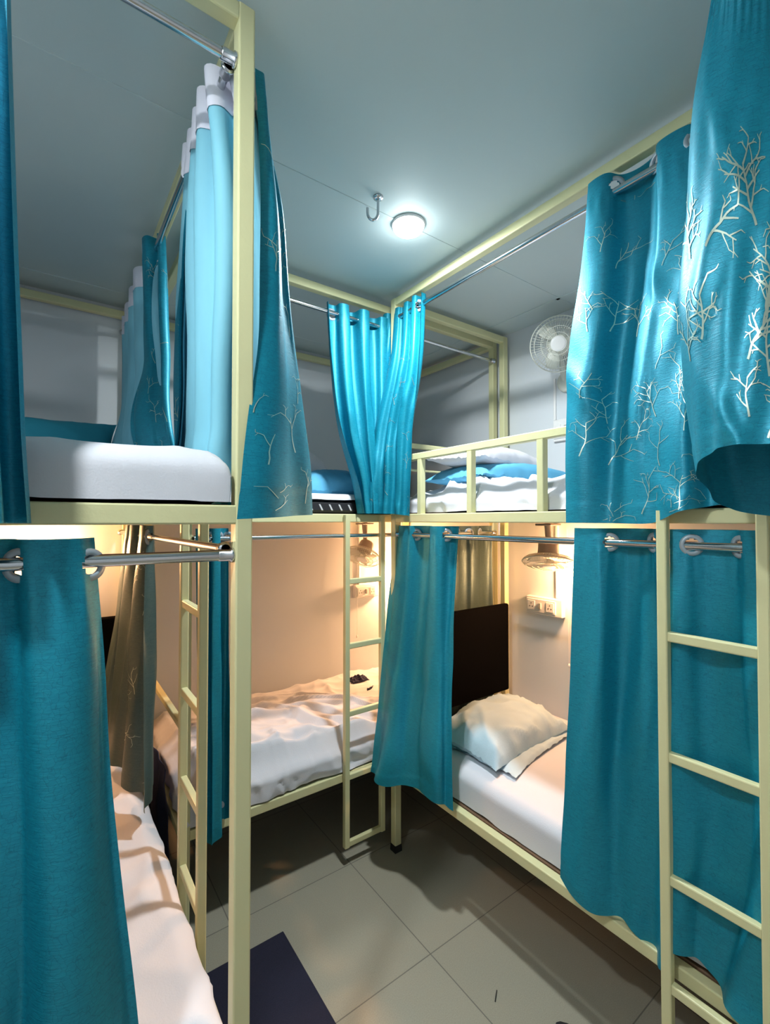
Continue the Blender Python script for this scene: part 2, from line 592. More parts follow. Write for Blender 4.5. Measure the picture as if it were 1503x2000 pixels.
# guard rail on the right upper bed
b = MB()
b.bar((RX0, 0.66, 2.075), (RX0, RY1-.02, 2.075), 0.030, 0.034)
for y in (1.775, 1.435, 1.07, 0.70):
    b.bar((RX0, y, DECK[1]), (RX0, y, 2.058), 0.030, 0.032)
b.build('guard_rail', M['cream'], br_)
MB().bar((RX0+.02, RY1, 2.165), (RX1-.02, RY1, 2.165), 0.024, 0.028).bar((RX0+.02, RY1, 2.03), (RX1-.02, RY1, 2.03), 0.012, 0.012).build('end_rail', M['cream'], br_)
MB().bar((BX0, BY0+.02, 0.87), (BX0, BY1-.02, 0.87), 0.026, 0.03).build('end_rail', M['cream'], bb)
MB().bar((BX0, BY0+.02, 2.03), (BX0, BY1-.02, 2.03), 0.026, 0.03).build('end_rail', M['cream'], bb)
MB().box(((RX0+RX1)/2, RY1-.045, 0.955), (RX1-RX0-.06, 0.035, 0.54), 0.008).build('headboard', M['black'], br_, label='black padded panel')
MB().box((-0.06, LY1-.045, 0.95), (LX1-LX0-.06, 0.035, 0.54), 0.008).build('headboard', M['black'], bl, label='black padded panel')


# ------------------------------------------------------------------ curtains
def hermite(xk, Pk, x):
    """smooth interpolation through Pk (k,...) at knots xk"""
    xk = np.asarray(xk, float)
    Pk = np.asarray(Pk, float)
    k = len(xk)
    d = (Pk[1:]-Pk[:-1])/(xk[1:]-xk[:-1]).reshape((-1,)+(1,)*(Pk.ndim-1))
    m = np.empty_like(Pk)
    m[0] = d[0]
    m[-1] = d[-1]
    if k > 2:
        h0 = (xk[1:-1]-xk[:-2]).reshape((-1,)+(1,)*(Pk.ndim-1))
        h1 = (xk[2:]-xk[1:-1]).reshape((-1,)+(1,)*(Pk.ndim-1))
        m[1:-1] = (d[:-1]*h1+d[1:]*h0)/(h0+h1)
    i = np.clip(np.searchsorted(xk, x, side='right')-1, 0, k-2)
    h = (xk[i+1]-xk[i])
    t = (x-xk[i])/h
    sh = (-1,)+(1,)*(Pk.ndim-1)
    t = t.reshape(sh)
    h = h.reshape(sh)
    return ((2*t**3-3*t**2+1)*Pk[i]+(t**3-2*t**2+t)*h*m[i]+(-2*t**3+3*t**2)*Pk[i+1]+(t**3-t**2)*h*m[i+1])


class Cloth:
    def __init__(s, rows, n, amp, phase=0.0, seed=0, wob=0.05, second=0.35, crease=0.0, tang=0.25, sf=1.9):
        R = np.array([[tuple(p) for p in r] for r in rows])       # rows x k x 3
        zs = R[:, :, 2].mean(axis=1)
        s.vk = (zs[0]-zs)/(zs[0]-zs[-1])
        s.H = zs[0]-zs[-1]
        # dense base table over v and u
        s.NV, s.NU = 90, 160
        vv = np.linspace(0, 1, s.NV)
        uu = np.linspace(0, 1, s.NU)
        A = hermite(s.vk, R, vv)                                   # NV x k x 3
        uk = np.linspace(0, 1, R.shape[1])
        s.tab = np.transpose(hermite(uk, np.transpose(A, (1, 0, 2)), uu), (1, 0, 2))
        s.n, s.amp, s.phase, s.seed, s.wob, s.second, s.crease, s.tang = n, amp, phase, seed, wob, second, crease, tang
        mid = s.tab[s.NV//2]
        s.W = np.linalg.norm(np.diff(mid, axis=0), axis=1).sum()
        s.sf = sf
        if isinstance(amp, (int, float)):
            s.amp = (amp, amp)
        a = (s.amp[0]+s.amp[1])/2
        lam = s.W/max(n, 1)
        s.CW = s.W*(1+ (PI*a/lam)**2*0.8)**0.5 if n else s.W        # developed width, roughly
        rr = random.Random(seed)
        s.ph = [rr.uniform(0, 6.28) for _ in range(12)]

    def base(s, u, v):
        fu = np.clip(u, 0, 1)*(s.NU-1)
        fv = np.clip(v, 0, 1)*(s.NV-1)
        i = np.minimum(fu.astype(int), s.NU-2)
        j = np.minimum(fv.astype(int), s.NV-2)
        a = (fu-i)[:, None]
        b_ = (fv-j)[:, None]
        T_ = s.tab
        return (T_[j, i]*(1-a)+T_[j, i+1]*a)*(1-b_)+(T_[j+1, i]*(1-a)+T_[j+1, i+1]*a)*b_

    def S(s, u, v):
        p = s.base(u, v)
        e = 0.02
        t = s.base(np.clip(u+e, 0, 1), v)-s.base(np.clip(u-e, 0, 1), v)
        t[:, 2] = 0
        t /= np.maximum(np.linalg.norm(t, axis=1), 1e-6)[:, None]
        nr = np.stack([t[:, 1], -t[:, 0], np.zeros(len(u))], 1)
        h = s.ph
        vd = np.clip((v-0.06)/0.5, 0, 1)
        uw = u+s.wob*vd*(np.sin(5.1*u+2.3*v+h[0])*0.6+np.sin(9.7*u-3.1*v+h[1])*0.4)*np.sin(PI*u)
        th = 2*PI*s.n*uw+s.phase
        A = s.amp[0]+(s.amp[1]-s.amp[0])*v
        env = 0.75+0.25*np.sin(6.0*u+3.0*v+h[2])
        wv = np.sin(th)
        wv = np.sign(wv)*np.abs(wv)**0.85
        off = A*env*wv
        off = off+s.second*A*vd*np.sin(th*s.sf+2.5*v+h[3])*(0.6+0.4*np.sin(4*v+h[4]))
        off = off+0.0022*vd*(np.sin(31*u*max(s.W, .3)/.5+9*v+h[5])+np.sin(17*v*s.H+14*u+h[6])*np.sin(23*u+h[7]))
        # diagonal tension creases
        if s.crease:
            d1 = (u*s.W*1.3+(v*s.H)*0.55)*11+h[8]
            d2 = (u*s.W*1.1-(v*s.H)*0.75)*14+h[9]
            k = s.crease*vd*(np.maximum(0, np.sin(d1))**5*(0.5+0.5*np.sin(7*v+h[10]))+np.maximum(0, np.sin(d2))**6*(0.5+0.5*np.sin(5*u+9*v+h[11])))
            off = off+k
        # hem and heading bands
        tt = v*s.H
        off = off+np.where(tt > s.H-0.055, 0.0016, 0.0)
        # gathers under the heading
        g = np.exp(-((tt-0.10)/0.05)**2)*np.where(tt > 0.07, 1, 0)
        off = off+0.0018*g*np.sin(u*s.W*190)
        tg = -s.tang*A*np.sin(2*th)
        return p+nr*off[:, None]+t*tg[:, None]

    def N(s, u, v):
        e = 0.002
        a = s.S(u+e, v)-s.S(u-e, v)
        b_ = s.S(u, np.minimum(v+e, 1))-s.S(u, np.maximum(v-e, 0))
        nn = np.cross(a, b_)
        return nn/np.maximum(np.linalg.norm(nn, axis=1), 1e-9)[:, None]


def coral(rr, cx_, cy_, size, ang, depth=3):
    """branching twig motif as polylines with widths, in cloth metres"""
    out = []

    def grow(x, y, a, L, wd, dep):
        n = max(3, int(L/0.012))
        pts = [(x, y)]
        st = L/n
        side = rr.choice((-1, 1))
        for i in range(n):
            a2 = a+rr.uniform(-.5, .5)
            a = a*0.6+a2*0.4+rr.uniform(-.10, .10)
            x += math.cos(a)*st
            y += math.sin(a)*st
            pts.append((x, y))
            if dep > 0 and i >= 1 and rr.random() < (0.68 if dep > 1 else 0.55):
                grow(x, y, a+side*rr.uniform(.5, 1.05), L*rr.uniform(.35, .62), wd*.72, dep-1)
                side = -side
        out.append((pts, wd))
    grow(cx_, cy_, ang, size, size*0.016+0.0014, depth)
    return out


def curtain(label, rows, n, amp, phase=0.0, seed=1, lining=None, density=1.0, gro=None, motif=0.16, res=0.008, win=None, thick=1.0, cloth='teal', hole=0.019, side=-1, cat='curtain', **kw):
    cl = Cloth(rows, n, amp, phase, seed, **kw)
    nu = int(min(260, max(50, cl.CW/res)))
    nv = int(min(240, max(40, cl.H/(res*1.25))))
    U, Vv = np.meshgrid(np.linspace(0, 1, nu+1), np.linspace(0, 1, nv+1))
    u, v = U.ravel(), Vv.ravel()
    P = cl.S(u, v)
    org = Vector(P[:, :].mean(axis=0))
    org.z = P[:, 2].min()
    t = thing('curtain', org, label, cat, 'teal satin eyelet curtains on the bunk rods')
    # eyelets: where the folded cloth crosses the rod line
    holes = []
    if gro:
        for k in range(-1, int(2*n)+3):
            uu = (k*PI-phase)/(2*PI*n) if n else 0
            if gro is not True:
                continue
            if 0.02 < uu < 0.98:
                holes.append(uu)
    if isinstance(gro, (list, tuple)):
        holes = list(gro)
    vg = 0.045/cl.H
    faces = []
    hc = []
    if holes:
        hu = np.array(holes)
        hc = cl.S(hu, np.full(len(hu), vg))
        hn = cl.N(hu, np.full(len(hu), vg))
        e_ = np.full(len(hu), .03)
        tb = cl.base(hu+e_, e_*0)-cl.base(hu-e_, e_*0)
        tb /= np.linalg.norm(tb, axis=1)[:, None]
        hn = hn+1.1*np.stack([-tb[:, 1], tb[:, 0], tb[:, 0]*0], 1)
        hn /= np.linalg.norm(hn, axis=1)[:, None]
    W1 = nu+1
    cen = P.reshape(nv+1, nu+1, 3)
    for j in range(nv):
        for i in range(nu):
            if len(hc) and j*cl.H/nv < 0.09:
                c = (cen[j, i]+cen[j+1, i+1])/2
                if (np.linalg.norm(hc-c, axis=1) < hole*1.08).any():
                    continue
            a = j*W1+i
            faces.append((a, a+W1, a+W1+1, a+1))
    nf = len(faces)
    V = [P]
    cnt = len(P)
    # printed twigs
    rr = random.Random(seed*7+3)
    rib_f = []
    if density > 0:
        cols = max(2, int(cl.CW/(0.05+motif*.8)*density*.75))
        rws = max(3, int(cl.H/(0.05+motif)))
        UA, VA, UB, VB, CN = [], [], [], [], []
        for ci in range(cols):
            for ri in range(rws):
                if rr.random() > 0.80:
                    continue
                sx = (ci+.5+rr.uniform(-.25, .25))/cols*cl.CW
                sy = (ri+.7+rr.uniform(-.3, .3)+(ci % 2)*.4)/rws*cl.H
                if win and not (win[0] < sx/cl.CW < win[1] and win[2] < sy/cl.H < win[3]):
                    continue
                for pts, wd in coral(rr, sx, sy, motif*rr.uniform(.7, 1.15), -PI/2+rr.uniform(-.5, .5)):
                    m_ = len(pts)
                    start = cnt
                    L = []
                    for k, (x, y) in enumerate(pts):
                        x0_, y0_ = pts[max(k-1, 0)]
                        x1_, y1_ = pts[min(k+1, m_-1)]
                        dx, dy = x1_-x0_, y1_-y0_
                        q = math.hypot(dx, dy) or 1
                        ww = wd*thick*(1-.55*k/m_)/2
                        L.append((x-dy/q*ww, y+dx/q*ww, x+dy/q*ww, y-dx/q*ww))
                    if min(min(l[0], l[2]) for l in L) < .004 or max(max(l[0], l[2]) for l in L) > cl.CW-.004:
                        continue
                    if min(min(l[1], l[3]) for l in L) < .09 or max(max(l[1], l[3]) for l in L) > cl.H-.004:
                        continue
                    for l in L:
                        UA += [l[0]/cl.CW, l[2]/cl.CW]
                        VA += [l[1]/cl.H, l[3]/cl.H]
                    for k in range(m_-1):
                        a = start+2*k
                        rib_f.append((a, a+1, a+3, a+2))
                    cnt += 2*m_
        if UA:
            UA, VA = np.array(UA), np.array(VA)
            nn = cl.N(UA, VA)
            V.append(cl.S(UA, VA)+nn*0.0013*side)
    V = np.concatenate(V)
    faces += rib_f
    link_mesh('panel', V, faces, [M[cloth], M['foil']], t, True, [0]*nf+[1]*len(rib_f))
    if holes:
        for k in range(len(holes)):
            c = Vector(hc[k])
            d = Vector(hn[k])
            q = d.to_track_quat('Z', 'Y').to_matrix().to_4x4()
            MB().lathe([(hole, .0035), (hole+.004, .0045), (hole+.012, .003), (hole+.0125, 0), (hole+.012, -.003), (hole+.004, -.0045), (hole, -.0035), (hole, .0035)], 26,
                       Matrix.Translation(c) @ q).build('eyelet', M['ring'], t)
    if lining:
        sgn = lining
        for nm, v0, v1, mt, off in (('lining', 0.06/cl.H, 0.97, M['lining'], .004), ('heading_tape', 0.004, 0.105/cl.H, M['tape'], .006)):
            nv2 = 60 if nm == 'lining' else 8
            U2, V2 = np.meshgrid(np.linspace(0.01, .99, nu+1), np.linspace(v0, v1, nv2+1))
            u2, v2 = U2.ravel(), V2.ravel()
            P2 = cl.S(u2, v2)+cl.N(u2, v2)*off*sgn
            F2 = [(j*W1+i, (j+1)*W1+i, (j+1)*W1+i+1, j*W1+i+1) for j in range(nv2) for i in range(nu)]
            link_mesh(nm, P2, F2, mt, t, True, label='pale blue lining' if nm == 'lining' else 'white heading tape')
    return t


def V3(x, y, z):
    return Vector((x, y, z))


ZU = RH_UP
# 1 left bunk, foot end, upper
Yc = LY0-0.002
rows = []
for y, xr in ((-260, 18), (0, 25), (250, 32), (500, 40), (700, 48), (850, 54), (1022, 66)):
    if y < 0:
        rows.append([Yh(-420, Yc-.02, ZU['L']+.045), Yh(-200, Yc-.02, ZU['L']+.045), Yh(16, Yc-.02, ZU['L']+.045)])
    else:
        rows.append([onY(-470-y*.05, 1017+(y-1017)*.62, Yc-.07), onY(-200, 1017+(y-1017)*.8, Yc-.09), onY(xr, y, Yc-.09)])
curtain('plain looking teal curtain at the left edge, beside the white upper mattress', rows, 5, (.03, .035), 0.6, 11, gro=True, density=0.0, second=.3)
# 2 left bunk, foot end, lower
rows = [[Yh(-330, Yc, 1.717), Yh(-150, Yc, 1.717), Yh(30, Yc, 1.717), Yh(197, Yc, 1.717)],
        [onY(-330, 1300, Yc-.03), onY(-140, 1300, Yc-.03), onY(40, 1300, Yc-.03), onY(218, 1300, Yc-.03)],
        [onY(-330, 1500, Yc-.04), onY(-140, 1500, Yc-.04), onY(45, 1500, Yc-.04), onY(229, 1500, Yc-.04)],
        [onY(-330, 1700, Yc-.05), onY(-140, 1700, Yc-.05), onY(55, 1700, Yc-.05), onY(249, 1700, Yc-.05)],
        [onY(-330, 2000, Yc-.06), onY(-140, 2000, Yc-.06), onY(70, 2000, Yc-.06), onY(284, 2000, Yc-.06)],
        [Yh(-330, Yc-.06, .32), Yh(-140, Yc-.06, .32), Yh(85, Yc-.06, .32), Yh(300, Yc-.06, .32)]]
curtain('teal curtain hanging at the lower left over the foot of the lower bed', rows, 1.86, (.040, .048), 4.65, 12, gro=[.14, .41, .677, .946], density=0.0, second=.45, sf=2.2)
# 3 left bunk, side, upper, bunched behind the near post
XR = LX1-.03
hT = ZU['L']+.05
rows = [
    [V3(XR, 1.46, hT), V3(XR, 1.40, hT), V3(XR, 1.32, hT), V3(XR, 1.25, hT), V3(XR, 1.18, hT), V3(XR+.015, 1.125, hT), V3(.405, 1.125, hT), V3(.41, 1.10, hT)],
    [V3(.30, 1.43, 2.5), V3(.335, 1.52, 2.5), V3(.33, 1.38, 2.5), V3(.33, 1.28, 2.5), V3(.335, 1.18, 2.5), atZ(500, 400, 1.20), atZ(548, 400, 1.20), atZ(512, 400, 1.13)],
    [V3(.29, 1.42, 2.2), V3(.34, 1.56, 2.2), V3(.335, 1.40, 2.2), V3(.33, 1.29, 2.2), V3(.34, 1.19, 2.2), atZ(520, 650, 1.26), atZ(570, 650, 1.24), atZ(508, 650, 1.10)],
    [V3(.285, 1.42, 2.0), V3(.35, 1.60, 2.0), V3(.335, 1.42, 2.0), V3(.33, 1.30, 2.0), V3(.345, 1.20, 2.0), atZ(545, 800, 1.32), atZ(592, 800, 1.24), atZ(488, 800, 1.06)],
    [V3(.285, 1.42, 1.9), V3(.36, 1.62, 1.9), V3(.335, 1.42, 1.9), V3(.33, 1.31, 1.9), V3(.345, 1.20, 1.9), atZ(560, 900, 1.34), atZ(600, 900, 1.24), atZ(476, 900, 1.03)],
    [V3(.375, 1.50, 1.80), V3(.41, 1.62, 1.80), V3(.41, 1.42, 1.79), V3(.41, 1.31, 1.78), V3(.40, 1.22, 1.77), atZ(570, 1006, 1.34), atZ(604, 1006, 1.24), atZ(466, 1014, 1.01)]]
curtain('teal twig curtain gathered behind the near post, pale lining inside', rows, 7, (.030, .016), 0.4, 13, lining=-1, side=1, gro=None, motif=.07, density=1.8, second=.2, tang=.1)
# 4 left bunk, side, upper, far
rows = [
    [V3(XR, 2.90, hT), V3(XR, 2.60, hT), V3(XR, 2.30, hT), V3(XR, 1.98, hT), V3(XR-.03, 2.10, hT)],
    [V3(XR, 2.90, 2.4), V3(XR, 2.56, 2.4), V3(XR, 2.20, 2.4), V3(XR+.01, 1.86, 2.4), V3(XR-.05, 2.02, 2.4)],
    [V3(XR-.01, 2.90, 1.93), V3(XR, 2.50, 1.93), V3(XR, 2.10, 1.93), V3(XR+.02, 1.70, 1.93), V3(XR-.05, 1.88, 1.93)],
    [V3(XR+.08, 2.90, 1.80), V3(XR+.08, 2.50, 1.80), V3(XR+.08, 2.10, 1.80), V3(XR+.08, 1.75, 1.80), V3(XR+.08, 1.88, 1.80)]]
curtain('teal curtain with pale lining at the pillow end of the upper left bunk', rows, 6, (.035, .03), 2.0, 14, lining=-1, side=1, motif=.07, density=1.2, second=.2)
# 5 back bunk, upper, right of the opening
hB = ZU['B']+.05
YB = BY0-.03
rows = [[Yh(633, YB, hB), Yh(672, YB, hB), Yh(712, YB, hB), Yh(754, YB, hB)],
        [onY(641, 700, YB), onY(678, 700, YB), onY(714, 700, YB), onY(752, 700, YB)],
        [onY(662, 850, YB-.01), onY(694, 850, YB-.01), onY(722, 850, YB-.01), onY(750, 850, YB-.01)],
        [onY(694, 955, YB-.02), onY(712, 955, YB-.02), onY(730, 955, YB-.02), onY(750, 955, YB-.02)],
        [onY(702, 1003, YB-.03), onY(716, 1003, YB-.03), onY(732, 1003, YB-.03), onY(750, 1003, YB-.03)]]
curtain('teal curtain gathered on the back bunk rod, left of the corner', rows, 3, (.040, .034), 2.3, 15, gro=[.135, .385], density=0.0, second=.2, crease=.004)
# 6 right bunk, upper, corner
XC = RX0-.005
hR = ZU['R']+.05
rows = [[Xh(755, XC, hR), Xh(782, XC, hR), Xh(806, XC, hR), Xh(831, XC, hR)],
        [onX(746, 690, XC-.02), onX(775, 690, XC-.02), onX(801, 690, XC-.02), onX(825, 690, XC-.02)],
        [onX(704, 850, XC-.08), onX(742, 850, XC-.07), onX(777, 850, XC-.05), onX(808, 850, XC-.03)],
        [onX(699, 920, XC-.10), onX(738, 920, XC-.09), onX(774, 920, XC-.06), onX(804, 920, XC-.03)],
        [onX(695, 1000, XC-.11), onX(734, 1003, XC-.10), onX(770, 1004, XC-.07), onX(802, 1008, XC-.03)]]
curtain('shiny teal curtain hanging at the corner where the right bunk meets the back bunk', rows, 4, (.026, .020), 1.13, 16, gro=[.83], density=.9, motif=.055, crease=.010, second=.4)
# 7 right bunk, upper, main
rows = [[Xh(1166, XC, hR+.012), Xh(1215, XC, hR+.012), Xh(1280, XC, hR+.012), Xh(1345, XC, hR+.012), Xh(1400, XC, hR+.012)],
        [onX(1150, 500, XC-.01), onX(1210, 490, XC-.01), onX(1275, 470, XC-.01), onX(1335, 450, XC-.01), onX(1395, 440, XC-.01)],
        [onX(1119, 700, XC-.03), onX(1190, 695, XC-.03), onX(1265, 690, XC-.03), onX(1330, 680, XC-.03), onX(1400, 670, XC-.03)],
        [onX(1113, 860, XC-.05), onX(1185, 858, XC-.05), onX(1262, 855, XC-.05), onX(1330, 850, XC-.05), onX(1400, 850, XC-.05)],
        [onX(1115, 1021, XC-.06), onX(1190, 1022, XC-.06), onX(1275, 1021, XC-.06), onX(1340, 998, XC-.06), onX(1400, 985, XC-.06)]]
curtain('teal curtain with silver twig print in the middle of the right upper bunk', rows, 1.56, (.040, .026), 1.08, 17, gro=[.21, .53, .85], density=2.3, motif=.095, crease=.012, second=.5)
# 8 right bunk, upper, billowing towards the camera
def c8(y, back, turn, xs, hem):
    return None
P = atZ
T8 = lambda px, z: P(px, 1017-905*(2.895-EYE)/z, z)
rows = [[T8(1600, .93), T8(1500, .96), T8(1430, .97), T8(1395, .96), T8(1420, .93), T8(1490, .91), T8(1600, .88), T8(1800, .82)],
        [P(1650, 0, .96), P(1520, 0, .985), P(1430, 0, .99), P(1386, 0, .985), P(1425, 0, .95), P(1490, 0, .93), P(1600, 0, .90), P(1800, 0, .84)],
        [P(1720, 200, .96), P(1510, 200, 1.06), P(1400, 200, 1.08), P(1350, 200, 1.03), P(1402, 200, .96), P(1480, 200, .92), P(1600, 200, .86), P(1800, 200, .8)],
        [P(1730, 400, .95), P(1510, 400, 1.13), P(1390, 400, 1.19), P(1334, 400, 1.05), P(1392, 400, .94), P(1475, 400, .88), P(1600, 400, .82), P(1800, 400, .76)],
        [P(1740, 620, .95), P(1510, 620, 1.12), P(1385, 620, 1.18), P(1324, 620, 1.03), P(1385, 620, .91), P(1472, 620, .85), P(1600, 620, .79), P(1800, 620, .73)],
        [P(1740, 850, .95), P(1510, 850, 1.11), P(1390, 850, 1.15), P(1338, 800, 1.02), P(1390, 775, .90), P(1472, 770, .84), P(1600, 770, .78), P(1800, 770, .72)],
        [P(1740, 1012, .95), P(1510, 1008, 1.09), P(1410, 985, 1.10), P(1358, 925, 1.00), P(1398, 880, .90), P(1472, 868, .84), P(1600, 866, .78), P(1800, 866, .72)]]
curtain('large teal curtain with big silver twigs billowing out at the right edge', rows, 2, (.010, .004), 0.0, 18, density=3.0, motif=.13, thick=2.2, win=(.5, 1, .48, .99), crease=.012, second=.5, res=.009)
# 9 right bunk, lower, corner
hL = 1.677+.048
rows = [[Xh(768, XC, hL), Xh(800, XC, hL), Xh(830, XC, hL), Xh(862, XC, hL), Xh(886, XC, hL)],
        [onX(752, 1180, XC-.03), onX(790, 1180, XC-.02), onX(824, 1180, XC-.02), onX(858, 1180, XC-.01), onX(880, 1180, XC-.01)],
        [onX(737, 1340, XC-.08), onX(778, 1340, XC-.06), onX(816, 1340, XC-.05), onX(853, 1340, XC-.04), onX(878, 1340, XC-.03)],
        [onX(722, 1490, XC-.14), onX(764, 1500, XC-.13), onX(806, 1505, XC-.11), onX(850, 1515, XC-.09), onX(880, 1525, XC-.06)],
        [onX(718, 1508, XC-.15), onX(756, 1532, XC-.14), onX(806, 1540, XC-.12), onX(850, 1562, XC-.09), onX(882, 1585, XC-.06)]]
curtain('blue teal curtain at the head of the right lower bed, beside the black headboard', rows, 2, (.036, .024), 5.15, 19, gro=[.36, .84], density=0.0, second=.4, crease=.004)
# 10 right bunk, lower, middle
rows = [[Xh(1132, XC, hL), Xh(1175, XC, hL), Xh(1220, XC, hL), Xh(1262, XC, hL), Xh(1304, XC, hL)],
        [onX(1126, 1300, XC-.02), onX(1173, 1300, XC-.02), onX(1222, 1300, XC-.01), onX(1268, 1300, XC), onX(1312, 1300, XC)],
        [onX(1114, 1550, XC-.03), onX(1166, 1560, XC-.03), onX(1220, 1570, XC-.02), onX(1270, 1580, XC-.01), onX(1322, 1600, XC)],
        [onX(1105, 1708, XC-.05), onX(1163, 1775, XC-.04), onX(1222, 1808, XC-.03), onX(1266, 1868, XC-.02), onX(1318, 1885, XC-.01)]]
curtain('teal curtain left of the right ladder, covering the middle of the lower bed', rows, 1, (.044, .040), 1.07, 20, gro=[.33, .83], density=.0, second=.8, sf=2.7, crease=.003)
# 11 right bunk, lower, behind the ladder
rows = [[Xh(1310, XC, hL), Xh(1385, XC, hL), Xh(1460, XC, hL), Xh(1550, XC, hL), Xh(1680, XC, hL)],
        [onX(1312, 1300, XC-.01), onX(1390, 1320, XC-.01), onX(1470, 1340, XC-.01), onX(1560, 1360, XC-.01), onX(1700, 1380, XC-.01)],
        [onX(1318, 1600, XC-.02), onX(1396, 1640, XC-.02), onX(1480, 1690, XC-.02), onX(1570, 1740, XC-.02), onX(1700, 1800, XC-.02)],
        [onX(1320, 1850, XC-.02), onX(1372, 1890, XC-.02), onX(1420, 1960, XC-.02), onX(1560, 2080, XC-.02), onX(1700, 2200, XC-.02)]]
curtain('teal curtain hanging behind the right ladder', rows, 1.6, (.034, .026), 1.78, 21, gro=[.135, .447, .76], density=.0, second=.8, crease=.006)
# 12 left bunk, side, lower, far
hS = 1.685+.045
rows = [[V3(XR, 2.55, hS), V3(XR, 2.38, hS), V3(XR, 2.20, hS), V3(XR, 2.02, hS)],
        [V3(XR-.03, 2.62, 1.3), V3(XR-.04, 2.40, 1.3), V3(XR-.03, 2.18, 1.3), V3(XR, 1.96, 1.3)],
        [V3(XR-.09, 2.66, .9), V3(XR-.08, 2.40, .9), V3(XR-.05, 2.15, .9), V3(XR-.01, 1.90, .9)],
        [V3(XR-.12, 2.68, .69), V3(XR-.10, 2.42, .69), V3(XR-.06, 2.16, .69), V3(XR-.01, 1.88, .69)]]
curtain('grey green looking curtain hanging inside the lower left bunk near the wall', rows, 3, (.035, .03), 1.0, 22, gro=[.97], density=.5, motif=.08, second=.5, cloth='satin_back')
# 13 back bunk, lower, left end
hBl = 1.672+.045
rows = [[Yh(384, YB, hBl), Yh(404, YB, hBl), Yh(426, YB, hBl), Yh(448, YB, hBl)],
        [onY(386, 1300, YB), onY(405, 1300, YB), onY(426, 1300, YB), onY(448, 1300, YB)],
        [onY(388, 1500, YB-.01), onY(406, 1510, YB-.01), onY(426, 1510, YB-.01), onY(450, 1500, YB-.01)],
        [onY(388, 1590, YB-.02), onY(405, 1650, YB-.02), onY(426, 1632, YB-.02), onY(452, 1590, YB-.02)]]
curtain('dark blue curtain at the left end of the back lower bed', rows, 2, (.034, .028), 0.5, 23, gro=True, density=0, second=.3)
# 14 back bunk, upper, left end
rows = [[V3(.51, YB, hB), V3(.55, YB, hB), V3(.59, YB, hB)], [V3(.50, YB, 2.4), V3(.54, YB, 2.4), V3(.60, YB, 2.4)], [V3(.50, YB-.02, 1.80), V3(.56, YB-.02, 1.80), V3(.64, YB-.02, 1.80)]]
curtain('dark teal curtain at the left end of the back upper bed', rows, 3, (.03, .03), 0.5, 24, density=.6, motif=.1)
# 15 back bunk, lower, right end (seen above the black headboard)
rows = [[V3(1.62, YB+.0, hBl), V3(1.85, YB, hBl), V3(2.10, YB, hBl), V3(2.36, YB, hBl)],
        [V3(1.62, YB+.0, 1.2), V3(1.85, YB, 1.2), V3(2.10, YB, 1.2), V3(2.36, YB, 1.2)],
        [V3(1.62, YB+.0, .34), V3(1.85, YB, .34), V3(2.10, YB, .34), V3(2.36, YB, .34)]]
curtain('dull green curtain seen above the black headboard of the right lower bed', rows, 4, (.020, .020), 0.5, 25, density=0, gro=True, cloth='satin_back')


# ------------------------------------------------------------------ bedding
def fbm(x, y, z, o=3):
    return mn.fractal(Vector((x, y, z)), 0.9, 2.0, o)


def crumple(x, y, seed, k=6.0):
    """soft folded-cloth relief 0..1"""
    wx = x+0.10*mn.noise(Vector((x*3, y*3, seed)))
    wy = y+0.10*mn.noise(Vector((x*3, y*3, seed+7.7)))
    a = 1-abs(mn.noise(Vector((wx*k, wy*k*.55, seed+3.1))))*2.2
    c = 1-abs(mn.noise(Vector((wx*k*.9+wy*k*.9, wy*k*.5-wx*k*.4, seed+9.4))))*2.4
    return max(0, a)**2*.6+max(0, c)**2*.4


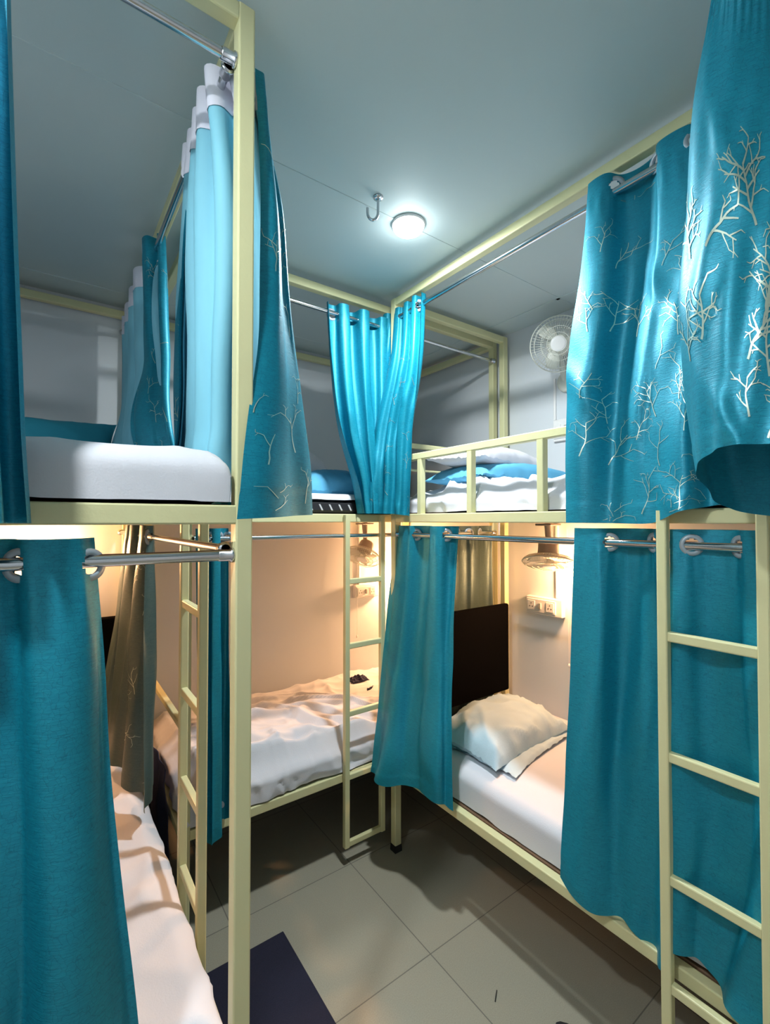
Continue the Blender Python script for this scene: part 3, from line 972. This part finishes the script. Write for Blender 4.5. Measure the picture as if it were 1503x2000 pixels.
def bed_sheet(x0, x1, y0, y1, zt, zb, amp, seed, label, hang=0.0, nx=90, ny=150, extra=None, r=0.045, matr=None, sidew=.012, k=5.0):
    d = (zt-zb)
    arc = r*PI/2
    ext = (d-r)+arc-r                                     # extra cloth beyond the edge of the top

    def prof(s, lo, hi):
        """unrolled coordinate -> (position, drop, side)"""
        a, b_ = lo+r, hi-r
        if s < a:
            q = a-s
            sg = -1
            e0 = a
        elif s > b_:
            q = s-b_
            sg = 1
            e0 = b_
        else:
            return s, 0.0, 0.0
        if q < arc:
            th = q/r
            return e0+sg*r*math.sin(th), r*(1-math.cos(th)), sg*math.sin(th)
        return e0+sg*r, r+(q-arc), sg
    L = arc+(d-r)
    if (y1-y0) < (x1-x0):
        nx, ny = ny, nx
    xs = [x0+r-L+(x1-x0-2*r+2*L)*i/nx for i in range(nx+1)]
    ys = [y0+r-L+(y1-y0-2*r+2*L)*j/ny for j in range(ny+1)]
    V = []
    for j in range(ny+1):
        py, dy, sy = prof(ys[j], y0, y1)
        for i in range(nx+1):
            px, dx, sx = prof(xs[i], x0, x1)
            dr = max(dx, dy)
            if dx > 0 and dy > 0:                         # tucked corner
                dr = min(d, math.hypot(dx, dy)) if dr < r else dr
            z = zt-dr
            h = amp*crumple(xs[i], ys[j], seed, k)
            if extra:
                h += extra(px, py)*(1-min(1, dr/d))
            sd = max(abs(sx), abs(sy))
            z += h*(1-sd)
            ripple = sidew*(0.5+0.8*crumple(xs[i]*1.6, ys[j]*1.6, seed+5, k))*sd*min(1, dr/.03)
            if extra:
                ripple += .55*min(.05, extra(xs[i], ys[j]))*sd*min(1, dr/.03)
            fl = hang*sd*(dr/d)
            ox = sx*(ripple+fl)
            oy = sy*(ripple+fl)
            if dr > d-.002:
                z += 0.010*mn.noise(Vector((px*9, py*9, seed)))
            V.append((min(max(px+ox, X0+.004), X1-.004), min(py+oy, Y1-.004), max(z, zb)))
    W1 = nx+1
    Fc = [(j*W1+i, j*W1+i+1, (j+1)*W1+i+1, (j+1)*W1+i) for j in range(ny) for i in range(nx)]
    o = link_mesh('bed_sheet', V, Fc, matr or M['sheet'], None, True, None, ((x0+x1)/2, (y0+y1)/2, zb))
    return tag(o, label, 'bed sheet', 'white sheets on the bunk mattresses')


def mattress(x0, x1, y0, y1, z0, z1, label, m=None):
    b = MB().box(((x0+x1)/2, (y0+y1)/2, (z0+z1)/2), (x1-x0, y1-y0, z1-z0), 0.025)
    return tag(b.build('mattress', m or M['ticking']), label, 'mattress', 'thin mattresses on the bunk boards')


def bed(x0, x1, y0, y1, z0, z1, amp, seed, lab_s, lab_m, **kw):
    g = 0.018
    mattress(x0+g, x1-g, y0+g, y1-g, z0, z1-g, lab_m)
    return bed_sheet(x0, x1, y0, y1, z1, z0+.002, amp, seed, lab_s, **kw)


def pillow(loc, size, rot, label, m, seed=0, puff=1.0, wrk=1.0, name='pillow', flat=False):
    a, b_, h = size[0]/2, size[1]/2, size[2]
    n = 40
    V, Fc = [], []
    for side in (1, -1):
        for j in range(n+1):
            for i in range(n+1):
                u, v = -1+2*i/n, -1+2*j/n
                pin = 1-.10*(1-abs(v)**2)*abs(u)**4
                pin2 = 1-.10*(1-abs(u)**2)*abs(v)**4
                x = a*u*pin
                y = b_*v*pin2
                e = ((1-abs(u)**3.0)*(1-abs(v)**3.0))
                z = h*(max(e, 0)**0.55)*puff*(0.62 if side > 0 else -.30)
                ed = 1-e
                wr = (mn.noise(Vector((u*3+seed, v*3, seed*1.7)))*.007+(crumple(u*.35+seed, v*.3, seed+2, 7)-.3)*.014*wrk)*(0.4+ed)*(1 if side > 0 else .3)
                ruf = 0.012*max(0, 1-min(1-abs(u), 1-abs(v))*9)*mn.noise(Vector((u*9, v*9, seed)))
                V.append((x, y, z+wr*min(1, e*6)+ruf))
    W1 = n+1
    for s in (0, 1):
        o = s*W1*W1
        for j in range(n):
            for i in range(n):
                f = (o+j*W1+i, o+j*W1+i+1, o+(j+1)*W1+i+1, o+(j+1)*W1+i)
                Fc.append(f if s == 0 else f[::-1])
    o = link_mesh(name, V, Fc, m, None, True)
    o.location = loc
    o.rotation_euler = rot
    return tag(o, label, name.replace('_', ' '))


GAP = .024
# left bunk, upper
bed(LX0+GAP, LX1-.036, LY0-.012+.0, LY1-GAP-.01, 1.790, 1.905, .012, 3.3, 'white sheet tucked over the end of the left upper mattress, facing the camera', 'mattress of the left upper bed, under its white sheet', k=3, sidew=.008)
# back bunk, lower: strongly rumpled
def mk_ridges(seed, n, x0, x1, y0, y1, hmin, hmax, main):
    r_ = random.Random(seed)
    out = []
    for _ in range(n):
        x, y = r_.uniform(x0, x1), r_.uniform(y0, y1)
        a = main+r_.uniform(-.7, .7)
        L = r_.uniform(.25, .6)
        c = r_.uniform(-2.2, 2.2)
        out.append((x, y, a, L, c, r_.uniform(hmin, hmax), r_.uniform(.016, .034)))
    return out


def ridges(x, y, RS):
    h = 0
    for (rx, ry, a, L, c, hh, wd) in RS:
        dx, dy = x-rx, y-ry
        t_ = dx*math.cos(a)+dy*math.sin(a)
        n_ = -dx*math.sin(a)+dy*math.cos(a)-c*t_*t_*.5
        if abs(t_) < L:
            k_ = (1-(t_/L)**2)
            w_ = wd*(1 if n_ > 0 else 2.2)
            h = max(h, hh*k_*math.exp(-(n_/w_)**2))
    return h


RB = mk_ridges(5, 32, .4, 1.8, 1.95, 2.9, .02, .055, 2.5)
RU = mk_ridges(9, 40, 1.4, 2.3, .4, 1.9, .02, .06, 1.2)
RL = mk_ridges(4, 18, -.4, .4, 1.1, 2.5, .006, .018, .6)
def rump(x, y):
    g = math.exp(-((x-.85)/.45)**2)*math.exp(-((y-2.35)/.33)**2)
    return .06*g+.02*crumple(x*.8+y*.3, y*.9-x*.3, 1.2, 7)+ridges(x, y, RB)
bed(BX0+GAP+.02, X1-.008, BY0+.030, Y1-.008, .458, .585, .022, 5.7, 'rumpled white blanket sheet spilling over the rail of the back lower bed', 'mattress of the back lower bed, under the rumpled sheet', extra=rump, sidew=.022, hang=.0, nx=130, ny=240, k=4.0)
# left bunk, lower
def lowL(x, y):
    return ridges(x, y, RL)+0.02*max(0, (y-1.6))*math.sin(x*7+1)
bed(X0+.006, LX1-.03, LY0+GAP+.02, Y1-.008, .458, .60, .018, 8.1, 'creased cream looking sheet on the left lower bed, beside the left ladder', 'mattress of the left lower bed, under its creased sheet', extra=lowL, k=3.5, sidew=.022)
# right bunk, lower
bed(RX0+GAP+.01, X1-.006, RY0+GAP, RY1-.012, .458, .605, .010, 2.2, 'smooth white sheet on the right lower bed, lit warm by the wall lamp', 'mattress of the right lower bed, under its smooth sheet', k=2.2, sidew=.008)
# right bunk, upper: crumpled
def rupper(x, y):
    return .05*crumple(x, y, 6.6, 4.0)+ridges(x, y, RU)
bed(RX0+GAP+.025, RX1-GAP, RY0+GAP, RY1-.03, 1.790, 1.880, .025, 7.9, 'crumpled white sheet on the right upper bed, behind the guard rail', 'mattress of the right upper bed, under the crumpled sheet', extra=rupper, sidew=.012, k=3.5)
# back bunk, upper: black mattress with a thin white sheet folded on top
mattress(BX0+.03, BX1-.03, BY0-.0, BY1-.0, 1.790, 1.855, 'black mattress with pale dashes along its side on the back upper bed', M['ticking'])
bed_sheet(BX0+.034, BX1-.034, BY0-.004, BY1-.004, 1.888, 1.857, .004, 1.4, 'thin flat white sheet lying on the black mattress of the back upper bed', r=.012, sidew=.003, k=2)

# pillows
pillow((1.93, 1.62, .655), (.66, .42, .20), (math.radians(4), 0, math.radians(4)), 'pale blue pillow lying in front of the black headboard on the right lower bed', M['pale_cotton'], 3, wrk=2.4)
pillow((1.95, 1.60, .622), (.64, .46, .03), (0, 0, math.radians(9)), 'flat folded pale pillow case under the pale blue pillow', M['pale_cotton'], 8, name='pillow_case')
pillow((-.07, 2.86, 2.085), (.74, .40, .14), (math.radians(74), 0, math.radians(0)), 'teal pillow leaning on the far wall end of the left upper bed', M['teal_cotton'], 5)
pillow((1.98, 1.64, 1.965), (.74, .46, .11), (0, 0, math.radians(-4)), 'light blue pillow on the right upper bed, under the white one', M['blue_cotton'], 6, wrk=.5, puff=1.3)
pillow((1.90, 1.66, 2.050), (.62, .36, .12), (math.radians(3), math.radians(2), math.radians(6)), 'white pillow on top of the light blue pillow on the right upper bed', M['sheet'], 9, wrk=.6, puff=1.2)
pillow((1.32, 2.33, 1.935), (.40, .34, .17), (math.radians(8), 0, math.radians(-20)), 'rounded light blue pillow on the back upper bed, beside the gathered curtain', M['blue_cotton'], 10)
pillow((1.13, 2.64, 2.07), (.60, .40, .24), (math.radians(22), math.radians(4), math.radians(10)), 'white pillow behind the light blue one on the back upper bed', M['sheet'], 12)


# cloths
def cloth_heap(label, cx_, cy_, sx, sy, h, z, m, seed, name, cat, rot=0.0, nx=36, fall=None):
    V, Fc = [], []
    for j in range(nx+1):
        for i in range(nx+1):
            u, v = -1+2*i/nx, -1+2*j/nx
            rr_ = 1+.12*mn.noise(Vector((u*2, v*2, seed)))
            x, y = sx/2*u*rr_, sy/2*v*rr_
            q = max(0, 1-abs(u)**4)*max(0, 1-abs(v)**4)
            zz = h*q**.6*(.35+.9*crumple(u*.3+seed, v*.3, seed, 6))
            X = cx_+x*math.cos(rot)-y*math.sin(rot)
            Y = cy_+x*math.sin(rot)+y*math.cos(rot)
            Z = z+zz
            if fall:
                Z += fall(X, Y)
            V.append((X, Y, Z+.002))
    W1 = nx+1
    Fc = [(j*W1+i, j*W1+i+1, (j+1)*W1+i+1, (j+1)*W1+i) for j in range(nx) for i in range(nx)]
    o = link_mesh(name, V, Fc, m, None, True, None, (cx_, cy_, z))
    md = o.modifiers.new('thick', 'SOLIDIFY')
    md.thickness = .003
    return tag(o, label, cat)


cloth_heap('small dark blue cloth at the far head of the back lower bed', 1.82, 2.84, .14, .10, .03, .60, M['navy'], 3, 'face_cloth', 'cloth')
cloth_heap('small dark cord like cloth in front of the blue cloth on the back lower bed', 1.78, 2.62, .10, .03, .02, .60, M['navy'], 4, 'hair_band', 'cloth', .4)


# ------------------------------------------------------------------ fans
def fan(label, hub, face, radius, base, tag_group='small wall fans over the beds', shade='fanwhite', motor_len=.14, drop=False):
    """hub: centre of the cage; face: direction the fan blows; base: point on the wall or board it is screwed to"""
    hub, face, base = Vector(hub), Vector(face).normalized(), Vector(base)
    t = thing('wall_fan', base, label, 'fan', tag_group)
    q = Matrix.Translation(hub) @ face.to_track_quat('Z', 'Y').to_matrix().to_4x4()
    mw = M['fanwhite']
    dep = radius*.36
    b = MB()
    R_ = radius

    def ring(r, z, th):
        pts = [q @ Vector((r*math.cos(2*PI*k/40), r*math.sin(2*PI*k/40), z)) for k in range(40)]
        b.tube(pts, th, 6, closed=True)
    ring(R_, 0, .0035)
    for r_, z in ((R_*.86, dep*.42), (R_*.62, dep*.52), (R_*.40, dep*.54), (R_*.28, dep*.54), (R_*.86, -dep*.42), (R_*.6, -dep*.5)):
        ring(r_, z, .0016)
    for k in range(56):
        a = 2*PI*k/56
        for sg in (1, -1):
            pts = [(R_*.26, dep*.54), (R_*.6, dep*.52), (R_*.86, dep*.42), (R_*.97, dep*.2), (R_, 0)]
            b.tube([q @ Vector((r_*math.cos(a+.12*sg*(1-r_/R_)), r_*math.sin(a+.12*sg*(1-r_/R_)), sg*z)) for r_, z in pts], .0010, 4, caps=False)
    b.build('cage', mw, t)
    MB().lathe([(0.0, dep*.60), (R_*.20, dep*.60), (R_*.27, dep*.57), (R_*.28, dep*.52), (0.0, dep*.50)], 30, q).build('badge', M['plastic'], t)
    # blades
    hb = MB().lathe([(0.0, dep*.30), (R_*.16, dep*.28), (R_*.19, dep*.1), (R_*.19, -dep*.25), (0, -dep*.27)], 24, q).build('hub', mw, t)
    for k in range(3):
        V, Fc = [], []
        n1, n2 = 8, 10
        for j in range(n2+1):
            rr_ = R_*(.17+.73*j/n2)
            wd = .95*math.sin(PI*min(1, (.22+.78*j/n2)))**.5 if j < n2 else .55
            for i in range(n1+1):
                a = k*2*PI/3+(-.5+i/n1)*wd+.25*j/n2
                V.append(q @ Vector((rr_*math.cos(a), rr_*math.sin(a), (-.5+i/n1)*dep*.42)))
        for j in range(n2):
            for i in range(n1):
                Fc.append((j*(n1+1)+i, j*(n1+1)+i+1, (j+1)*(n1+1)+i+1, (j+1)*(n1+1)+i))
        o = link_mesh('blade', V, Fc, mw, t, True)
        o.modifiers.new('thick', 'SOLIDIFY').thickness = .0018
    mo = M['fangrey'] if shade == 'fangrey' else mw
    m0 = -dep*.5
    tp_ = .36 if shade == 'fangrey' else .30
    MB().lathe([(0.0, m0), (R_*.36, m0), (R_*.42, m0-.012), (R_*.40, m0-motor_len*.8), (R_*tp_, m0-motor_len*.95), (R_*.1, m0-motor_len), (0, m0-motor_len)], 30, q).build('motor_housing', mo, t)
    back = q @ Vector((0, 0, m0-motor_len*.55))
    mid = (back+base)/2+Vector((0, 0, -.01))
    MB().tube([back, mid, base], [.016, .016, .022], 12).build('arm', mo, t)
    return t, q


def base_disc(t, base, nrm, r=.05, th=.03, m='fanwhite'):
    q = Matrix.Translation(base) @ Vector(nrm).to_track_quat('Z', 'Y').to_matrix().to_4x4()
    MB().lathe([(0.0, th), (r*.7, th), (r*.94, th*.7), (r, 0), (0, 0)], 30, q).build('base', M[m], t)


# upper right: white fan on the right wall
hb = onX(1090, 672, X1-.17)
t, q = fan('white round cage fan high on the wall over the right upper bed', hb, (-.80, -.52, -.22), .150, (X1-.012, hb.y+.06, hb.z-.16))
base_disc(t, (X1-.002, hb.y+.05, hb.z-.17), (-1, 0, 0), .062, .03)
MB().tube([Vector((X1-.01, hb.y+.10, hb.z+.02)), Vector((X1-.03, hb.y+.14, hb.z+.03)), Vector((X1-.01, hb.y+.15, hb.z))], .006, 8).build('speed_knob', M['dark'], t)
# lower right fan: hangs below the upper deck, face down
hb = onX(1070, 1098, X1-.22)
t, q = fan('fan with brown grey motor hanging face down over the right lower bed', hb, (-.28, -.16, -.95), .138, (hb.x+.03, hb.y+.02, 1.735), shade='fangrey', motor_len=.10)
MB().box((hb.x+.03, hb.y+.02, 1.728), (.10, .10, .012)).build('base', M['fangrey'], t)
# lower back fan
hb = onY(708, 1087, Y1-.22)
t, q = fan('fan with grey motor over the back lower bed, seen through the ladder', hb, (-.50, -.28, -.80), .135, (hb.x+.05, hb.y+.05, 1.735), shade='fangrey', motor_len=.10)
MB().box((hb.x+.05, hb.y+.05, 1.728), (.10, .10, .012)).build('base', M['fangrey'], t)


# ------------------------------------------------------------------ switch boards, trunking, cords, lamps
def switch_board(c, axis, W, H, label, D=.045):
    """axis: outward normal ('-X' wall on the right, '-Y' wall at the back)"""
    t = thing('switch_board', c, label, 'switch board')
    c = Vector(c)
    if axis == '-X':
        e, nrm = Vector((0, -1, 0)), Vector((-1, 0, 0))
    else:
        e, nrm = Vector((1, 0, 0)), Vector((0, -1, 0))

    def bx(b, a, z, w, h, d0, d1, ch=.002):
        p = c+e*a+Vector((0, 0, z))+nrm*((d0+d1)/2)
        dim = Vector((abs(e.x)*w+abs(nrm.x)*(d1-d0), abs(e.y)*w+abs(nrm.y)*(d1-d0), h))
        b._box(p, dim, ch)
    b = MB()
    bx(b, 0, 0, W, H, 0, D*.8, .004)
    b.build('box', M['plastic'], t)
    b = MB()
    bx(b, -W*.06, 0, W*.80, H*.74, D*.8, D, .003)
    b.build('face_plate', M['plastic'], t)
    for a in (-W*.32, W*.20):
        b = MB()
        bx(b, a, 0, W*.20, H*.52, D, D+.003, .001)
        b.build('socket', M['plastic'], t)
        b = MB()
        for da, dz in ((0, .011), (-.010, -.008), (.010, -.008)):
            bx(b, a+da, dz, .006, .006, D+.003, D+.0036, .0004)
        b.build('pin_holes', M['dark'], t)
    b = MB()
    bx(b, -W*.07, 0, W*.07, H*.36, D, D+.009, .002)
    b.build('switch', M['fangrey'], t)
    return t


swp = onX(1068, 1183, X1-.001)
switch_board((X1-.001, swp.y, swp.z), '-X', .25, .105, 'white switch board with two sockets on the wall above the right lower bed')
swb = onY(712, 1153, Y1-.001)
switch_board((swb.x, Y1-.001, swb.z), '-Y', .22, .10, 'white switch board on the back wall, seen between the rungs of the back ladder')
swu = onX(1112, 838, X1-.001)
switch_board((X1-.001, swu.y, swu.z), '-X', .20, .13, 'white board on the wall behind the guard rail, below the white fan', D=.02)


def trunk(p0, p1, w, d, label):
    b = MB().bar(p0, p1, w, d, up=(1, 0, 0), ch=.002)
    return tag(b.build('cable_trunking', M['plastic']), label, 'cable trunking')


tp = onX(1088, 1140, X1-.006)
trunk((X1-.006, tp.y, swp.z+.055), (X1-.006, tp.y, 1.73), .016, .012, 'thin white cable strip rising from the switch board of the right lower bed')
tq = onX(1083, 770, X1-.006)
trunk((X1-.006, tq.y, swu.z+.067), (X1-.006, tq.y, 2.60), .014, .010, 'thin white cable strip on the wall below the white fan')
te = onY(701, 1100, Y1-.006)
trunk((te.x, Y1-.006, swb.z+.052), (te.x, Y1-.006, 1.73), .012, .014, 'thin white cable strip rising from the switch board on the back wall')


def pull_cord(p0, p1, label):
    p0, p1 = Vector(p0), Vector(p1)
    t = thing('pull_cord', p1, label, 'pull cord')
    n = 10
    pts = [p0.lerp(p1, i/n)+Vector((.003*math.sin(i*.9), .003*math.cos(i*.7), 0)) for i in range(n+1)]
    MB().tube(pts, .0013, 6).build('cord', M['plastic'], t)
    MB().lathe([(0, .012), (.004, .010), (.0065, 0), (.006, -.010), (0, -.014)], 14, Matrix.Translation(p1)).build('knob', M['plastic'], t)
    return t


a = onX(1109, 1215, X1-.03)
c = onX(1111, 1300, X1-.03)
pull_cord((a.x, a.y, 1.70), (c.x, c.y, c.z), 'shorter white pull cord hanging on the wall beside the right lower curtain')
c = onX(1117, 1318, X1-.035)
pull_cord((c.x, c.y-.01, 1.70), (c.x, c.y, c.z), 'longer white pull cord hanging on the wall beside the right lower curtain')
c = onY(697, 1243, Y1-.04)
pull_cord((c.x, c.y, 1.60), (c.x, c.y, c.z), 'white pull cord hanging below the fan of the back lower bed')


def bed_lamp(p, nrm, label, power):
    """small holder on the wall with a bare warm bulb"""
    p, nrm = Vector(p), Vector(nrm)
    t = thing('wall_lamp', p, label, 'wall lamp')
    q = Matrix.Translation(p) @ nrm.to_track_quat('Z', 'Y').to_matrix().to_4x4()
    MB().lathe([(0, 0), (.034, 0), (.034, .010), (.022, .014), (.020, .045), (.016, .048)], 26, q).build('holder', M['plastic'], t)
    MB().lathe([(.012, .046), (.016, .052), (.026, .072), (.027, .082), (.020, .098), (0.0, .106)], 26, q).build('bulb', M['bulb'], t, label='lit warm bulb')
    lamp('light', p+nrm*.078, power, WARM_C, .032, t)
    return t


lp = onX(1142, 1120, X1)
bed_lamp((X1-.001, lp.y, lp.z), (-1, 0, 0), 'lit warm bulb on the wall of the right lower bed, behind the middle curtain', WARM_W)
lp = onY(775, 1120, Y1)
bed_lamp((lp.x, Y1-.001, lp.z), (0, -1, 0), 'lit warm bulb on the back wall over the head of the back lower bed', WARM_W*1.8)
lp = onY(70, 1090, Y1)
bed_lamp((lp.x, Y1-.001, lp.z+.06), (0, -1, 0), 'lit warm bulb on the back wall over the head of the left lower bed', WARM_W*.8)

# ------------------------------------------------------------------ floor things
b = MB()
b._box(Vector((.59, 1.50, .007)), Vector((.47, .74, .012)), .004)
tag(b.build('floor_mat', M['mat'], origin=(.59, 1.50, 0)), 'dark navy floor mat lying in the aisle beside the near post', 'floor mat')
# slipper at the lower frame edge
sp = onH(1098, 2008, 0.02)
b = MB()
V, Fc = [], []
n = 20
out = [(math.cos(2*PI*k/n)*.045*(1+.15*math.cos(2*PI*k/n)), math.sin(2*PI*k/n)*.125) for k in range(n)]
for z in (0, .018):
    V += [(sp.x+x, sp.y-.10+y, z) for x, y in out]
Fc = [(k, (k+1) % n, n+(k+1) % n, n+k) for k in range(n)]+[tuple(range(n))[::-1], tuple(range(n, 2*n))]
ts = thing('slipper', (sp.x, sp.y-.10, 0), 'dark slipper on the floor tiles at the lower edge, its toe just showing', 'slipper')
MB().add(V, Fc).build('sole', M['rubber'], ts)
MB().tube([(sp.x-.042, sp.y-.10, .016), (sp.x-.025, sp.y-.06, .045), (sp.x, sp.y-.045, .05), (sp.x+.025, sp.y-.06, .045), (sp.x+.042, sp.y-.10, .016)], .009, 10).build('strap', M['rubber'], ts)
# hair clip on the floor
hc_ = onH(968, 1945, .004)
d = Vector((math.sin(1.0), math.cos(1.0), 0))
b = MB().tube([hc_-d*.022, hc_+Vector((0, 0, .003)), hc_+d*.022], .0016, 6)
tag(b.build('hair_pin', M['dark']), 'tiny dark hair pin lying on the bare floor tile', 'hair pin')
# rod that carries the billowing curtain at the right edge
t = thing('curtain_rail', (1.16, -.2, 2.86), 'steel curtain rail fixed under the ceiling above the billowing curtain', 'curtain rail')
MB().tube([(1.16, -.75, 2.855), (1.16, .30, 2.855)], .0125, 16).build('rail', M['chrome'], t)
for y in (-.70, .22):
    MB().tube([(1.16, y, 2.868), (1.16, y, CEIL)], .007, 10).lathe([(0, 0), (.022, 0), (.022, -.006), (0, -.006)], 20, Matrix.Translation((1.16, y, CEIL))).build('bracket', M['chrome'], t)
# dark cloth added to fill the dark area at the back lower bed's left end
V, Fc = [], []
for j in range(31):
    for i in range(31):
        u, v = i/30, j/30
        y = 2.22+.46*u
        z = .66-.42*v
        V.append((.425+.014*math.sin(u*19+v*2)*(.3+v)+.01*mn.noise(Vector((u*4, v*3, 2))), y+.02*math.sin(v*4), z+.02*math.sin(u*9)*v))
for j in range(30):
    for i in range(30):
        a = j*31+i
        Fc.append((a, a+1, a+32, a+31))
o = link_mesh('blanket', V, Fc, M['navy'], None, True, None, (.43, 2.45, .24))
o.modifiers.new('thick', 'SOLIDIFY').thickness = .004
tag(o, 'dark navy cloth filling the dark area between the left and back lower beds, behind the left ladder', 'blanket')
